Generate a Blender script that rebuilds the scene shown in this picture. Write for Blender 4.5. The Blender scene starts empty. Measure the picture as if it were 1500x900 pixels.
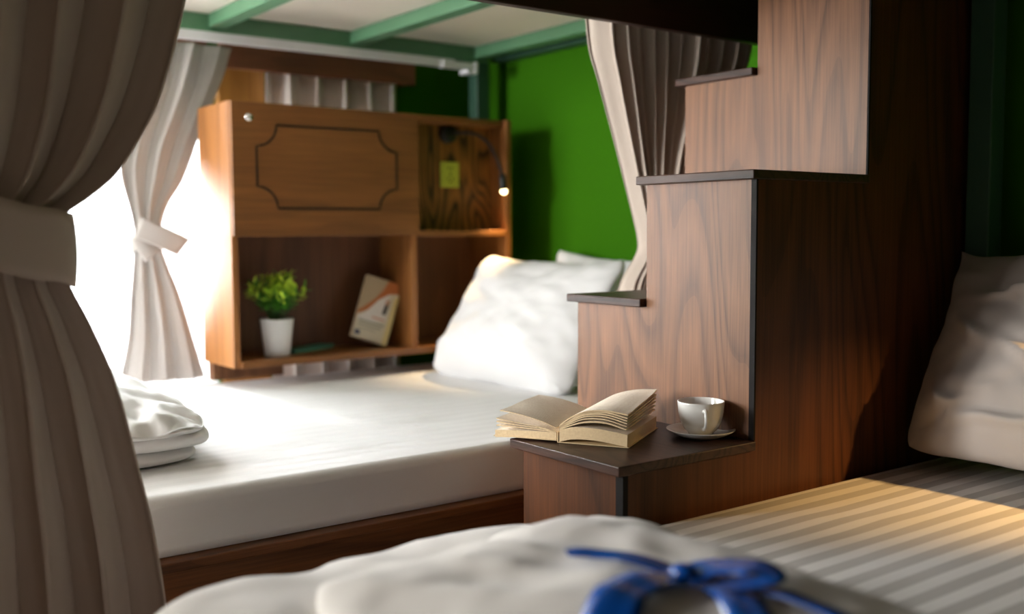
import bpy, bmesh, math, random
from mathutils import Vector, Matrix, noise
C = bpy.context.scene
col = C.collection
PI = math.pi
V = Vector

# ------------------------------------------------------------------ camera
cam_d = bpy.data.cameras.new('camera')
cam = bpy.data.objects.new('camera', cam_d); col.objects.link(cam); C.camera = cam
FPX = 1507.02
cam_d.sensor_width = 36.0; cam_d.sensor_fit = 'HORIZONTAL'
cam_d.lens = FPX * 36.0 / 1500.0
cam_d.clip_start = 0.02
yaw, pit, rol = math.radians(36.5846), math.radians(-4.2425), math.radians(-0.2641)
fw = V((math.sin(yaw)*math.cos(pit), math.cos(yaw)*math.cos(pit), math.sin(pit)))
rt = V((math.cos(yaw), -math.sin(yaw), 0)); up = rt.cross(fw)
r2 = rt*math.cos(rol) + up*math.sin(rol); u2 = -rt*math.sin(rol) + up*math.cos(rol)
m = Matrix((r2, u2, -fw)).transposed().to_4x4()
m.translation = V((0, 0, 0.98)); cam.matrix_world = m
cam_d.dof.use_dof = True; cam_d.dof.focus_distance = 2.12; cam_d.dof.aperture_fstop = 1.5

# ------------------------------------------------------------------ colour management, sky, daylight
C.view_settings.view_transform = 'Standard'; C.view_settings.look = 'None'
C.view_settings.gamma = 1.0; C.view_settings.exposure = 0.0
C.view_settings.use_curve_mapping = False
w = bpy.data.worlds.new('sky'); C.world = w; w.use_nodes = True
bg = w.node_tree.nodes['Background']
bg.inputs[0].default_value = (0.93, 0.97, 1.0, 1); bg.inputs[1].default_value = 1.3

def area(name, loc, target, sx, sy, power, color):
    l = bpy.data.lights.new(name, 'AREA'); l.shape = 'RECTANGLE'; l.size = sx; l.size_y = sy
    l.energy = power; l.color = color
    o = bpy.data.objects.new(name, l); col.objects.link(o); o.location = loc
    o.rotation_euler = (V(target) - V(loc)).to_track_quat('-Z', 'Y').to_euler()
    return o
# daylight outside the far window and outside the side window of the room
fa = area('daylight_far_window', (0.30, 4.0, 1.30), (0.42, 2.5, 0.55), 1.9, 1.5, 152, (0.95, 0.98, 1.0))
fa.data.spread = math.radians(95)
area('daylight_side_window', (-2.62, 3.02, 1.45), (1.6, 1.4, 0.7), 1.0, 1.3, 275, (1.0, 0.97, 0.94))
sl = bpy.data.lights.new('sun', 'SUN'); sl.energy = 2.2; sl.angle = math.radians(4); sl.color = (1, .98, .95)
so = bpy.data.objects.new('sun', sl); col.objects.link(so); so.location = (1, 6, 3)
so.rotation_euler = V((.05, -1, -.62)).to_track_quat('-Z', 'Y').to_euler()

def spot(name, loc, target, power, color, size, blend, radius=0.012):
    l = bpy.data.lights.new(name, 'SPOT'); l.energy = power; l.color = color
    l.spot_size = math.radians(size); l.spot_blend = blend; l.shadow_soft_size = radius
    o = bpy.data.objects.new(name, l); col.objects.link(o); o.location = loc
    o.rotation_euler = (V(target) - V(loc)).to_track_quat('-Z', 'Y').to_euler()
    return o

# ------------------------------------------------------------------ helpers
def tag(o, label=None, cat=None, group=None, kind=None):
    if label: o['label'] = label
    if cat: o['category'] = cat
    if group: o['group'] = group
    if kind: o['kind'] = kind
    return o

ORIG = {}
def empty(name, loc=(0, 0, 0), label=None, cat=None, group=None):
    o = bpy.data.objects.new(name, None); col.objects.link(o); o.location = loc
    o.empty_display_size = 0.05
    ORIG[o] = V(loc)
    return tag(o, label, cat, group)

def obj(name, bm, mats, parent=None, loc=None, smooth=None, local=False, bevel=0, solid=0, sub=0):
    """Links a bmesh as one object; vertices are given in place unless local."""
    me = bpy.data.meshes.new(name)
    if parent is not None:
        off = V((0, 0, 0)) if local else ORIG[parent]
    else:
        off = V(loc) if loc is not None else V((0, 0, 0))
    if off.length and not (parent is None and local):
        bmesh.ops.translate(bm, verts=bm.verts, vec=-off)
    bmesh.ops.recalc_face_normals(bm, faces=bm.faces[:])
    bm.to_mesh(me); bm.free()
    o = bpy.data.objects.new(name, me); col.objects.link(o)
    for mt in (mats if isinstance(mats, (list, tuple)) else [mats]):
        me.materials.append(mt)
    if parent is not None:
        o.parent = parent; ORIG[o] = ORIG[parent]
    else:
        o.location = off; ORIG[o] = off
    if smooth:
        for p in me.polygons: p.use_smooth = True
    if solid:
        md = o.modifiers.new('solid', 'SOLIDIFY'); md.thickness = solid; md.offset = 0
    if bevel:
        md = o.modifiers.new('bevel', 'BEVEL'); md.width = bevel; md.segments = 2; md.limit_method = 'ANGLE'
        md.angle_limit = math.radians(40)
    if sub:
        md = o.modifiers.new('sub', 'SUBSURF'); md.levels = sub; md.render_levels = sub
    return o

def box(bm, x0, x1, y0, y1, z0, z1, mi=0):
    vs = [bm.verts.new(p) for p in ((x0,y0,z0),(x1,y0,z0),(x1,y1,z0),(x0,y1,z0),(x0,y0,z1),(x1,y0,z1),(x1,y1,z1),(x0,y1,z1))]
    for f in ((0,3,2,1),(4,5,6,7),(0,1,5,4),(1,2,6,5),(2,3,7,6),(3,0,4,7)):
        bm.faces.new([vs[i] for i in f]).material_index = mi
    return bm
def B(*a):
    return box(bmesh.new(), *a)

def prism(poly, axis, a, b, bm=None, mi=0):
    """Extrudes a 2-D polygon along axis: 'x' poly=(y,z), 'y' poly=(x,z), 'z' poly=(x,y)."""
    bm = bm or bmesh.new()
    def P(p, t):
        return {'x': (t, p[0], p[1]), 'y': (p[0], t, p[1]), 'z': (p[0], p[1], t)}[axis]
    va = [bm.verts.new(P(p, a)) for p in poly]; vb = [bm.verts.new(P(p, b)) for p in poly]
    n = len(poly)
    bm.faces.new(va).material_index = mi; bm.faces.new(vb[::-1]).material_index = mi
    for i in range(n):
        bm.faces.new((va[i], va[(i+1) % n], vb[(i+1) % n], vb[i])).material_index = mi
    return bm

def tube(pts, radii, bm=None, seg=14, caps=True):
    bm = bm or bmesh.new(); pts = [V(p) for p in pts]
    if not isinstance(radii, (list, tuple)): radii = [radii]*len(pts)
    rings = []; n0 = None
    for i, p in enumerate(pts):
        t = (pts[min(i+1, len(pts)-1)] - pts[max(i-1, 0)]).normalized()
        if n0 is None:
            n0 = t.orthogonal().normalized()
        n0 = (n0 - t*n0.dot(t)).normalized(); b = t.cross(n0)
        rings.append([bm.verts.new(p + (n0*math.cos(2*PI*k/seg) + b*math.sin(2*PI*k/seg))*radii[i]) for k in range(seg)])
    for a, b in zip(rings, rings[1:]):
        for k in range(seg):
            bm.faces.new((a[k], a[(k+1) % seg], b[(k+1) % seg], b[k]))
    if caps:
        bm.faces.new(rings[0][::-1]); bm.faces.new(rings[-1])
    return bm

def lathe(prof, center, bm=None, seg=48, closed=False):
    bm = bm or bmesh.new(); c = V(center); rings = []
    for r, z in prof:
        if r < 1e-6:
            rings.append([bm.verts.new(c + V((0, 0, z)))])
        else:
            rings.append([bm.verts.new(c + V((r*math.cos(2*PI*k/seg), r*math.sin(2*PI*k/seg), z))) for k in range(seg)])
    for a, b in zip(rings, rings[1:]):
        for k in range(seg):
            k2 = (k+1) % seg
            if len(a) == 1 and len(b) == 1: continue
            if len(a) == 1: bm.faces.new((a[0], b[k2], b[k]))
            elif len(b) == 1: bm.faces.new((a[k], a[k2], b[0]))
            else: bm.faces.new((a[k], a[k2], b[k2], b[k]))
    return bm

def interp(tbl, x):
    """smooth interpolation of a list of (x, values...) sorted by x"""
    if x <= tbl[0][0]: return tbl[0][1:]
    if x >= tbl[-1][0]: return tbl[-1][1:]
    for i in range(len(tbl)-1):
        a, b = tbl[i], tbl[i+1]
        if a[0] <= x <= b[0]:
            h = b[0]-a[0]; t = (x-a[0])/h; out = []
            for k in range(1, len(a)):
                p0 = tbl[i-1] if i > 0 else a; p3 = tbl[i+2] if i+2 < len(tbl) else b
                m0 = (b[k]-p0[k])/(b[0]-p0[0]); m1 = (p3[k]-a[k])/(p3[0]-a[0])
                out.append((2*t**3-3*t*t+1)*a[k] + (t**3-2*t*t+t)*h*m0 + (-2*t**3+3*t*t)*b[k] + (t**3-t*t)*h*m1)
            return out

def fbm(p, oct=3):
    s = 0; a = 1; q = V(p)
    for _ in range(oct):
        s += a*noise.noise(q); a *= 0.5; q = q*2.03 + V((3.1, 1.7, 5.3))
    return s
def ridge(p):
    return 1 - abs(noise.noise(V(p)))*2

# ------------------------------------------------------------------ materials
def mat(name):
    m = bpy.data.materials.new(name); m.use_nodes = True
    nt = m.node_tree
    return m, nt, nt.nodes['Principled BSDF']
def srgb(r, g, b):
    f = lambda c: c/12.92 if c <= 0.04045 else ((c+0.055)/1.055)**2.4
    return (f(r/255), f(g/255), f(b/255), 1)
def N(nt, t, **kw):
    n = nt.nodes.new(t)
    for k, v in kw.items(): setattr(n, k, v)
    return n
def plain(name, c, rough=0.6, spec=0.5, noise_amt=0.06, nscale=30, bump=0.0, metal=0.0):
    m, nt, p = mat(name)
    tc = N(nt, 'ShaderNodeTexCoord'); nz = N(nt, 'ShaderNodeTexNoise'); nz.inputs['Scale'].default_value = nscale
    nz.inputs['Detail'].default_value = 4
    nt.links.new(tc.outputs['Object'], nz.inputs['Vector'])
    mx = N(nt, 'ShaderNodeMix', data_type='RGBA')
    mx.inputs[6].default_value = tuple(x*(1-noise_amt) for x in c[:3]) + (1,)
    mx.inputs[7].default_value = tuple(min(1, x*(1+noise_amt)) for x in c[:3]) + (1,)
    nt.links.new(nz.outputs['Fac'], mx.inputs[0]); nt.links.new(mx.outputs[2], p.inputs['Base Color'])
    p.inputs['Roughness'].default_value = rough; p.inputs['Specular IOR Level'].default_value = spec
    p.inputs['Metallic'].default_value = metal
    if bump:
        b = N(nt, 'ShaderNodeBump'); b.inputs['Strength'].default_value = bump; b.inputs['Distance'].default_value = 0.002
        nt.links.new(nz.outputs['Fac'], b.inputs['Height']); nt.links.new(b.outputs[0], p.inputs['Normal'])
    return m

def wood(name, dark, light, axis='z', scale=1.0, rings=9.0, contrast=0.5, rough=0.45, seed=0.0, spec=0.4, warp=1.0, aspect=7.0):
    """veneer: thin dark growth lines along contours of a stretched noise (cathedral grain) plus short pores"""
    m, nt, p = mat(name); L = nt.links.new
    tc = N(nt, 'ShaderNodeTexCoord')
    def mapped(lo, hi, off):
        mp = N(nt, 'ShaderNodeMapping')
        mp.inputs['Scale'].default_value = {'x': (lo, hi, hi), 'y': (hi, lo, hi), 'z': (hi, hi, lo)}[axis]
        mp.inputs['Location'].default_value = (off, off*1.7, off*2.3); L(tc.outputs['Object'], mp.inputs['Vector']); return mp
    def math_(op, a, b=None, c=None):
        n = N(nt, 'ShaderNodeMath', operation=op)
        for i, q in enumerate((a, b, c)):
            if q is None: continue
            if isinstance(q, (int, float)): n.inputs[i].default_value = q
            else: L(q, n.inputs[i])
        return n.outputs[0]
    hi = 4.2*scale
    mp = mapped(hi/aspect, hi, seed)
    n1 = N(nt, 'ShaderNodeTexNoise'); n1.inputs['Scale'].default_value = 1.0; n1.inputs['Detail'].default_value = 1.5
    n1.inputs['Roughness'].default_value = 0.4; n1.inputs['Distortion'].default_value = 0.3*warp
    L(mp.outputs[0], n1.inputs['Vector'])
    f = math_('FRACT', math_('MULTIPLY', n1.outputs['Fac'], rings*1.6))
    line = N(nt, 'ShaderNodeValToRGB'); e = line.color_ramp.elements
    e[0].position = 0; e[0].color = (.25, .25, .25, 1); e[1].position = 1; e[1].color = (.62, .62, .62, 1)
    q = e.new(.10); q.color = (.05, .05, .05, 1); q = e.new(.30); q.color = (.55, .55, .55, 1); q = e.new(.70); q.color = (1, 1, 1, 1)
    L(f, line.inputs[0])
    mp2 = mapped(5.0*scale, 190.0*scale, seed+3)
    n2 = N(nt, 'ShaderNodeTexNoise'); n2.inputs['Scale'].default_value = 1.0; n2.inputs['Detail'].default_value = 3; L(mp2.outputs[0], n2.inputs['Vector'])
    n3 = N(nt, 'ShaderNodeTexNoise'); n3.inputs['Scale'].default_value = 0.5; L(mp.outputs[0], n3.inputs['Vector'])
    lc = math_('MULTIPLY', math_('SUBTRACT', line.outputs[0], 0.7), contrast)
    tot = math_('ADD', math_('MULTIPLY_ADD', math_('SUBTRACT', n2.outputs['Fac'], 0.5), 0.9, 0.66), lc)
    tot = math_('MULTIPLY_ADD', math_('SUBTRACT', n3.outputs['Fac'], 0.5), 0.5, tot)
    rp = N(nt, 'ShaderNodeMix', data_type='RGBA'); rp.clamp_factor = True
    rp.inputs[6].default_value = dark; rp.inputs[7].default_value = light
    L(tot, rp.inputs[0]); L(rp.outputs[2], p.inputs['Base Color'])
    p.inputs['Roughness'].default_value = rough; p.inputs['Specular IOR Level'].default_value = spec
    b = N(nt, 'ShaderNodeBump'); b.inputs['Strength'].default_value = 0.12; b.inputs['Distance'].default_value = 0.001
    L(n2.outputs['Fac'], b.inputs['Height']); L(b.outputs[0], p.inputs['Normal'])
    return m

def cloth(name, c, transl=0.0, weave=700.0, rough=0.9, var=0.05, sheen=0.1):
    m, nt, p = mat(name); L = nt.links.new
    tc = N(nt, 'ShaderNodeTexCoord')
    nz = N(nt, 'ShaderNodeTexNoise'); nz.inputs['Scale'].default_value = 9; nz.inputs['Detail'].default_value = 5
    L(tc.outputs['Object'], nz.inputs['Vector'])
    mx = N(nt, 'ShaderNodeMix', data_type='RGBA')
    mx.inputs[6].default_value = tuple(x*(1-var) for x in c[:3]) + (1,); mx.inputs[7].default_value = tuple(min(1, x*(1+var)) for x in c[:3]) + (1,)
    L(nz.outputs['Fac'], mx.inputs[0]); L(mx.outputs[2], p.inputs['Base Color'])
    p.inputs['Roughness'].default_value = rough; p.inputs['Specular IOR Level'].default_value = 0.15
    p.inputs['Sheen Weight'].default_value = sheen; p.inputs['Sheen Roughness'].default_value = 0.5
    wv = N(nt, 'ShaderNodeTexNoise'); wv.inputs['Scale'].default_value = weave; wv.inputs['Detail'].default_value = 2
    L(tc.outputs['Object'], wv.inputs['Vector'])
    b = N(nt, 'ShaderNodeBump'); b.inputs['Strength'].default_value = 0.15; b.inputs['Distance'].default_value = 0.0006
    L(wv.outputs['Fac'], b.inputs['Height']); L(b.outputs[0], p.inputs['Normal'])
    if transl:
        t = N(nt, 'ShaderNodeBsdfTranslucent'); L(mx.outputs[2], t.inputs['Color'])
        ms = N(nt, 'ShaderNodeMixShader'); ms.inputs[0].default_value = transl
        L(p.outputs[0], ms.inputs[1]); L(t.outputs[0], ms.inputs[2])
        L(ms.outputs[0], nt.nodes['Material Output'].inputs['Surface'])
    return m

def satin(name, c1, c2, period, duty=0.5, yoff=0.0, r1=0.75, r2=0.45):
    """white sateen sheet: stripes woven along the bed (object x), alternating matt and shiny bands across y"""
    m, nt, p = mat(name); L = nt.links.new
    tc = N(nt, 'ShaderNodeTexCoord'); sp = N(nt, 'ShaderNodeSeparateXYZ'); L(tc.outputs['Object'], sp.inputs[0])
    a = N(nt, 'ShaderNodeMath', operation='MULTIPLY_ADD'); a.inputs[1].default_value = 1/period; a.inputs[2].default_value = yoff + 100
    L(sp.outputs['Y'], a.inputs[0])
    f = N(nt, 'ShaderNodeMath', operation='FRACT'); L(a.outputs[0], f.inputs[0])
    rp = N(nt, 'ShaderNodeValToRGB'); e = rp.color_ramp.elements
    e[0].position = 0.0; e[0].color = (0, 0, 0, 1); e[1].position = 0.05; e[1].color = (1, 1, 1, 1)
    q = e.new(duty); q.color = (1, 1, 1, 1); q = e.new(duty+0.05); q.color = (0, 0, 0, 1)
    L(f.outputs[0], rp.inputs[0])
    mx = N(nt, 'ShaderNodeMix', data_type='RGBA'); mx.inputs[6].default_value = c1; mx.inputs[7].default_value = c2
    L(rp.outputs[0], mx.inputs[0]); L(mx.outputs[2], p.inputs['Base Color'])
    mr = N(nt, 'ShaderNodeMapRange'); mr.inputs['To Min'].default_value = r1; mr.inputs['To Max'].default_value = r2
    L(rp.outputs[0], mr.inputs['Value']); L(mr.outputs[0], p.inputs['Roughness'])
    p.inputs['Specular IOR Level'].default_value = 0.35
    nz = N(nt, 'ShaderNodeTexNoise'); nz.inputs['Scale'].default_value = 14; nz.inputs['Detail'].default_value = 4
    L(tc.outputs['Object'], nz.inputs['Vector'])
    b = N(nt, 'ShaderNodeBump'); b.inputs['Strength'].default_value = 0.15; b.inputs['Distance'].default_value = 0.004
    L(nz.outputs['Fac'], b.inputs['Height']); L(b.outputs[0], p.inputs['Normal'])
    return m

def emis(name, c, s):
    m, nt, p = mat(name)
    p.inputs['Base Color'].default_value = c; p.inputs['Emission Color'].default_value = c
    p.inputs['Emission Strength'].default_value = s
    return m

M = {}
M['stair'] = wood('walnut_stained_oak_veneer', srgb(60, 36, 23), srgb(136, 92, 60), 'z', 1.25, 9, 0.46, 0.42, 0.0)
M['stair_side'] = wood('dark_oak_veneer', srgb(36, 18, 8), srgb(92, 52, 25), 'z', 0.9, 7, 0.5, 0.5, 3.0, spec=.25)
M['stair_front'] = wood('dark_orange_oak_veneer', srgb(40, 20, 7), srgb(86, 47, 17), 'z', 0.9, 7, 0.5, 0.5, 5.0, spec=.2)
M['tread'] = wood('espresso_tread', srgb(15, 8, 6), srgb(74, 48, 36), 'y', 2.4, 8, 0.6, 0.42, 1.0, spec=.3)
M['strip'] = plain('black_edge_strip', srgb(16, 10, 8), 0.6, .15)
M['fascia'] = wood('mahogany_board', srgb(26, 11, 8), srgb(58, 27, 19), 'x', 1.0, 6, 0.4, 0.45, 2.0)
M['base'] = wood('bed_board_wood', srgb(66, 36, 18), srgb(140, 88, 48), 'x', 1.0, 7, 0.5, 0.45, 4.0)
M['shelf'] = wood('honey_oak_horizontal', srgb(78, 46, 19), srgb(142, 92, 46), 'x', 1.0, 5, 0.3, 0.45, 5.0)
M['shelf_v'] = wood('honey_oak_vertical', srgb(92, 54, 22), srgb(164, 108, 56), 'z', 1.0, 6, 0.35, 0.45, 6.0)
M['shelf_back'] = wood('brown_back_panel', srgb(66, 38, 20), srgb(120, 78, 48), 'z', 0.8, 6, 0.4, 0.55, 7.0)
M['ply'] = wood('cathedral_plywood', srgb(52, 31, 10), srgb(138, 92, 38), 'z', 1.5, 7, 1.1, 0.5, 1.35, warp=1.6, aspect=3.2)
M['jamb'] = wood('yellow_pine', srgb(120, 78, 28), srgb(166, 116, 50), 'z', 1.0, 5, 0.3, 0.5, 9.0)
M['pelmet'] = wood('walnut_board', srgb(78, 42, 23), srgb(136, 82, 50), 'x', 1.0, 6, 0.4, 0.45, 10.0)
M['groove'] = plain('dark_inlay', srgb(34, 29, 26), 0.6, .2)
M['wall'] = plain('green_paint', srgb(50, 106, 1), 0.8, 0.12, 0.05, 3, 0.05)
M['plaster'] = plain('brown_plaster', srgb(112, 98, 86), 0.85, 0.2, 0.04, 4)
M['floor'] = wood('floor_planks', srgb(40, 26, 17), srgb(76, 52, 36), 'x', 0.7, 6, 0.4, 0.45, 12.0)
M['steel'] = plain('sage_green_enamel', srgb(92, 138, 104), 0.38, 0.5, 0.04, 20)
M['steel_dark'] = plain('dark_green_enamel', srgb(52, 86, 70), 0.45, 0.5, 0.05, 20)
M['deckboard'] = plain('pale_plywood_deck', srgb(238, 228, 214), 0.7, 0.3, 0.05, 6)
M['rail'] = plain('white_rail_plastic', srgb(236, 236, 242), 0.35)
M['curtain'] = cloth('taupe_curtain', srgb(196, 182, 170), 0.05)
M['curtain_pale'] = cloth('pale_taupe_curtain', srgb(192, 187, 182), 0.16)
M['sheer'] = None
M['sheet'] = satin('white_sateen', (0.83, 0.83, 0.835, 1), (0.86, 0.86, 0.865, 1), 0.05, 0.5, 0.1)
M['sheet2'] = satin('striped_sateen', (0.57, 0.54, 0.51, 1), (0.90, 0.87, 0.84, 1), 0.054, 0.5, 0.3)
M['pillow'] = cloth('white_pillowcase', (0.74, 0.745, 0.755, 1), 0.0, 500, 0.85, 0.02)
M['pillow_dimmed'] = cloth('dimmed_pillowcase', (0.60, 0.545, 0.50, 1), 0.0, 500, 0.85, 0.02)  # pillowcase colour darkened and warmed to stand in for dimmer light
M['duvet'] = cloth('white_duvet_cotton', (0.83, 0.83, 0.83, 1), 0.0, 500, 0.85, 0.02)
M['duvet2'] = cloth('shaded_white_duvet_cotton', (0.56, 0.53, 0.495, 1), 0.0, 400, 0.85, 0.03)  # white cotton with the foreground shade put into its colour
M['ribbon'] = plain('blue_satin_ribbon', srgb(0, 66, 144), 0.26, 0.6, 0.1, 40)
M['china'] = plain('white_china', (0.80, 0.79, 0.76, 1), 0.12, 0.6, 0.01)
M['pot'] = plain('white_ceramic_pot', (0.78, 0.77, 0.75, 1), 0.5, 0.4, 0.05, 60, 0.6)
M['soil'] = plain('dark_soil', srgb(50, 36, 24), 0.95)
M['leaf'] = plain('leaf_green', srgb(74, 146, 32), 0.5, 0.4, 0.3, 60)
M['leaf_tip'] = plain('leaf_lime', srgb(182, 212, 58), 0.5, 0.4, 0.2, 60)
M['stem'] = plain('stem_green', srgb(44, 82, 26), 0.6)
M['teal_cover'] = plain('teal_cover', srgb(70, 136, 112), 0.5)
M['black_metal'] = plain('black_metal', srgb(16, 15, 15), 0.4)
M['bulb'] = emis('lit_bulb', (1.0, 0.80, 0.42, 1), 9)
M['chrome'] = plain('brushed_chrome', (0.75, 0.73, 0.70, 1), 0.25, 0.5, 0.03, 30, 0, 1.0)
M['socket'] = plain('olive_socket_plastic', srgb(176, 186, 66), 0.4)
M['socket_hole'] = plain('socket_slot', srgb(40, 40, 20), 0.6)
M['glass'] = None
M['frame_white'] = plain('white_window_paint', srgb(225, 225, 222), 0.45)
# sheer and glass
m_, nt, p = mat('white_sheer'); M['sheer'] = m_
t = N(nt, 'ShaderNodeBsdfTranslucent'); t.inputs['Color'].default_value = (0.95, 0.95, 0.94, 1)
tr = N(nt, 'ShaderNodeBsdfTransparent'); ms = N(nt, 'ShaderNodeMixShader'); ms.inputs[0].default_value = 0.5
nt.links.new(t.outputs[0], ms.inputs[1]); nt.links.new(tr.outputs[0], ms.inputs[2])
nt.links.new(ms.outputs[0], nt.nodes['Material Output'].inputs['Surface'])
m_, nt, p = mat('window_glass'); M['glass'] = m_
gl = N(nt, 'ShaderNodeBsdfGlossy'); gl.inputs['Roughness'].default_value = 0.02
tr = N(nt, 'ShaderNodeBsdfTransparent'); ms = N(nt, 'ShaderNodeMixShader'); ms.inputs[0].default_value = 0.94
nt.links.new(gl.outputs[0], ms.inputs[1]); nt.links.new(tr.outputs[0], ms.inputs[2])
nt.links.new(ms.outputs[0], nt.nodes['Material Output'].inputs['Surface'])
# paper with printed lines
def paper(name, base, line, lines=True):
    m, nt, p = mat(name); L = nt.links.new
    tc = N(nt, 'ShaderNodeTexCoord'); sp = N(nt, 'ShaderNodeSeparateXYZ'); L(tc.outputs['Object'], sp.inputs[0])
    nz = N(nt, 'ShaderNodeTexNoise'); nz.inputs['Scale'].default_value = 220; L(tc.outputs['Object'], nz.inputs['Vector'])
    if lines:
        a = N(nt, 'ShaderNodeMath', operation='MULTIPLY'); a.inputs[1].default_value = 2*PI/0.0062; L(sp.outputs['Y'], a.inputs[0])
    else:
        a = N(nt, 'ShaderNodeMath', operation='MULTIPLY'); a.inputs[1].default_value = 2*PI/0.0016; L(sp.outputs['Z'], a.inputs[0])
    s = N(nt, 'ShaderNodeMath', operation='SINE'); L(a.outputs[0], s.inputs[0])
    g = N(nt, 'ShaderNodeMath', operation='MULTIPLY'); L(s.outputs[0], g.inputs[0]); L(nz.outputs['Fac'], g.inputs[1])
    rp = N(nt, 'ShaderNodeValToRGB'); rp.color_ramp.elements[0].position = 0.12; rp.color_ramp.elements[0].color = base
    rp.color_ramp.elements[1].position = 0.5; rp.color_ramp.elements[1].color = line
    L(g.outputs[0], rp.inputs[0]); L(rp.outputs[0], p.inputs['Base Color'])
    p.inputs['Roughness'].default_value = 0.85; p.inputs['Specular IOR Level'].default_value = 0.15
    return m
M['page'] = paper('aged_printed_page', srgb(251, 240, 224), srgb(206, 186, 162), True)
M['edge'] = paper('aged_page_edges', srgb(240, 216, 176), srgb(190, 156, 114), False)
M['cover'] = plain('tan_book_cover', srgb(222, 198, 154), 0.6)

# ------------------------------------------------------------------ room shell
XW, YF, XL, YB, ZC = 2.50, 3.62, -2.40, -1.50, 2.60
def struct(name, bm, mt): return tag(obj(name, bm, mt), kind='structure')
struct('floor', B(XL-.1, XW+.1, YB-.1, YF+.1, -0.06, 0), M['floor'])
struct('ceiling', B(XL-.1, XW+.1, YB-.1, YF+.1, ZC, ZC+.06), M['plaster'])
struct('wall_right', B(XW, XW+.08, YB, YF, 0, ZC), M['wall'])
WX0, WX1, WZ0, WZ1 = -0.70, 1.36, 0.40, 1.56          # far window opening
bm = bmesh.new()
box(bm, XL, WX0, YF, YF+.08, 0, ZC); box(bm, WX1, XW, YF, YF+.08, 0, ZC)
box(bm, WX0, WX1, YF, YF+.08, 0, WZ0); box(bm, WX0, WX1, YF, YF+.08, WZ1, ZC)
struct('wall_far', bm, M['wall'])
bm = bmesh.new()                                       # side wall with the second window
SY0, SY1, SZ0, SZ1 = 2.15, 3.55, 0.75, 2.15
box(bm, XL-.08, XL, YB, SY0, 0, ZC); box(bm, XL-.08, XL, SY1, YF, 0, ZC)
box(bm, XL-.08, XL, SY0, SY1, 0, SZ0); box(bm, XL-.08, XL, SY0, SY1, SZ1, ZC)
struct('wall_left', bm, M['plaster'])
struct('wall_back', B(XL, XW, YB-.08, YB, 0, ZC), M['plaster'])
def window(name, axis, a0, a1, z0, z1, p0, p1):
    bm = bmesh.new(); t = 0.05
    def bx(u0, u1, w0, w1):
        if axis == 'x': box(bm, u0, u1, p0, p1, w0, w1)
        else: box(bm, p0, p1, u0, u1, w0, w1)
    bx(a0, a1, z0, z0+t); bx(a0, a1, z1-t, z1); bx(a0, a0+t, z0+t, z1-t); bx(a1-t, a1, z0+t, z1-t)
    mid = (a0+a1)/2; bx(mid-.02, mid+.02, z0+t, z1-t)
    o = struct(name, bm, M['frame_white'])
    g = bmesh.new(); q = (p0+p1)/2
    if axis == 'x': box(g, a0+t, a1-t, q-.003, q+.003, z0+t, z1-t)
    else: box(g, q-.003, q+.003, a0+t, a1-t, z0+t, z1-t)
    obj('pane', g, M['glass'], o)
window('window_1', 'x', WX0, WX1, WZ0, WZ1, YF+.02, YF+.06)
window('window_2', 'y', SY0, SY1, SZ0, SZ1, XL-.06, XL-.02)

# ------------------------------------------------------------------ curtains
def drape(tbl, folds, seed, nu=260, nz=90, zt=None, zb=None, lead=None, harm=0.35, skew=0.0):
    """pleated cloth: tbl rows (z, x_left, x_right, y_centre, amplitude)"""
    rnd = random.Random(seed); ph = [rnd.uniform(-.35, .35) for _ in range(40)]; am = [rnd.uniform(.6, 1.25) for _ in range(40)]
    bm = bmesh.new(); zt = zt if zt is not None else tbl[-1][0]; zb = zb if zb is not None else tbl[0][0]
    rows = []
    for j in range(nz+1):
        z = zb + (zt-zb)*j/nz; xl, xr, yc, a = interp(tbl, z); row = []
        for i in range(nu+1):
            u = i/nu; k = u*folds; ki = int(min(k, folds-1e-6)); fr = k-ki
            A = am[ki]*(1-fr) + am[ki+1]*fr; P = ph[ki]*(1-fr) + ph[ki+1]*fr
            s = math.sin(2*PI*k + P + 0.25*math.sin(z*5+seed)); c = math.sin(4*PI*k + 2*P)
            s = math.copysign(abs(s)**.75, s) if s < 0 else s - .25*(1-s)*s*4*.25
            y = yc + a*A*s + a*harm*0.4*math.sin(2*PI*k*0.37 + seed + z*1.7)
            x = xl + (xr-xl)*u + (xr-xl)/folds*0.16*c*min(1, a/0.012) + 0.004*noise.noise(V((u*4, z*3, seed)))
            y += skew*(1-u)
            if lead and i < lead[0]:
                t = 1 - i/lead[0]; y += lead[1]*t; x += 0.0*t
            row.append(bm.verts.new((x, y, z)))
        rows.append(row)
    for a, b in zip(rows, rows[1:]):
        for i in range(nu):
            bm.faces.new((a[i], a[i+1], b[i+1], b[i]))
    return bm
def band(cx, cy, z0, z1, rx, ry, tilt=0.0, seg=64):
    bm = bmesh.new(); rows = []
    for j in range(7):
        t = j/6; z = z0 + (z1-z0)*t; bulge = 1 + 0.03*math.sin(PI*t)
        rows.append([bm.verts.new((cx + rx*bulge*math.cos(2*PI*i/seg), cy + ry*bulge*math.sin(2*PI*i/seg),
                     z + tilt*math.cos(2*PI*i/seg) + 0.002*math.sin(7*2*PI*i/seg))) for i in range(seg)])
    for a, b in zip(rows, rows[1:]):
        for i in range(seg):
            bm.faces.new((a[i], a[(i+1) % seg], b[(i+1) % seg], b[i]))
    return bm

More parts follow.
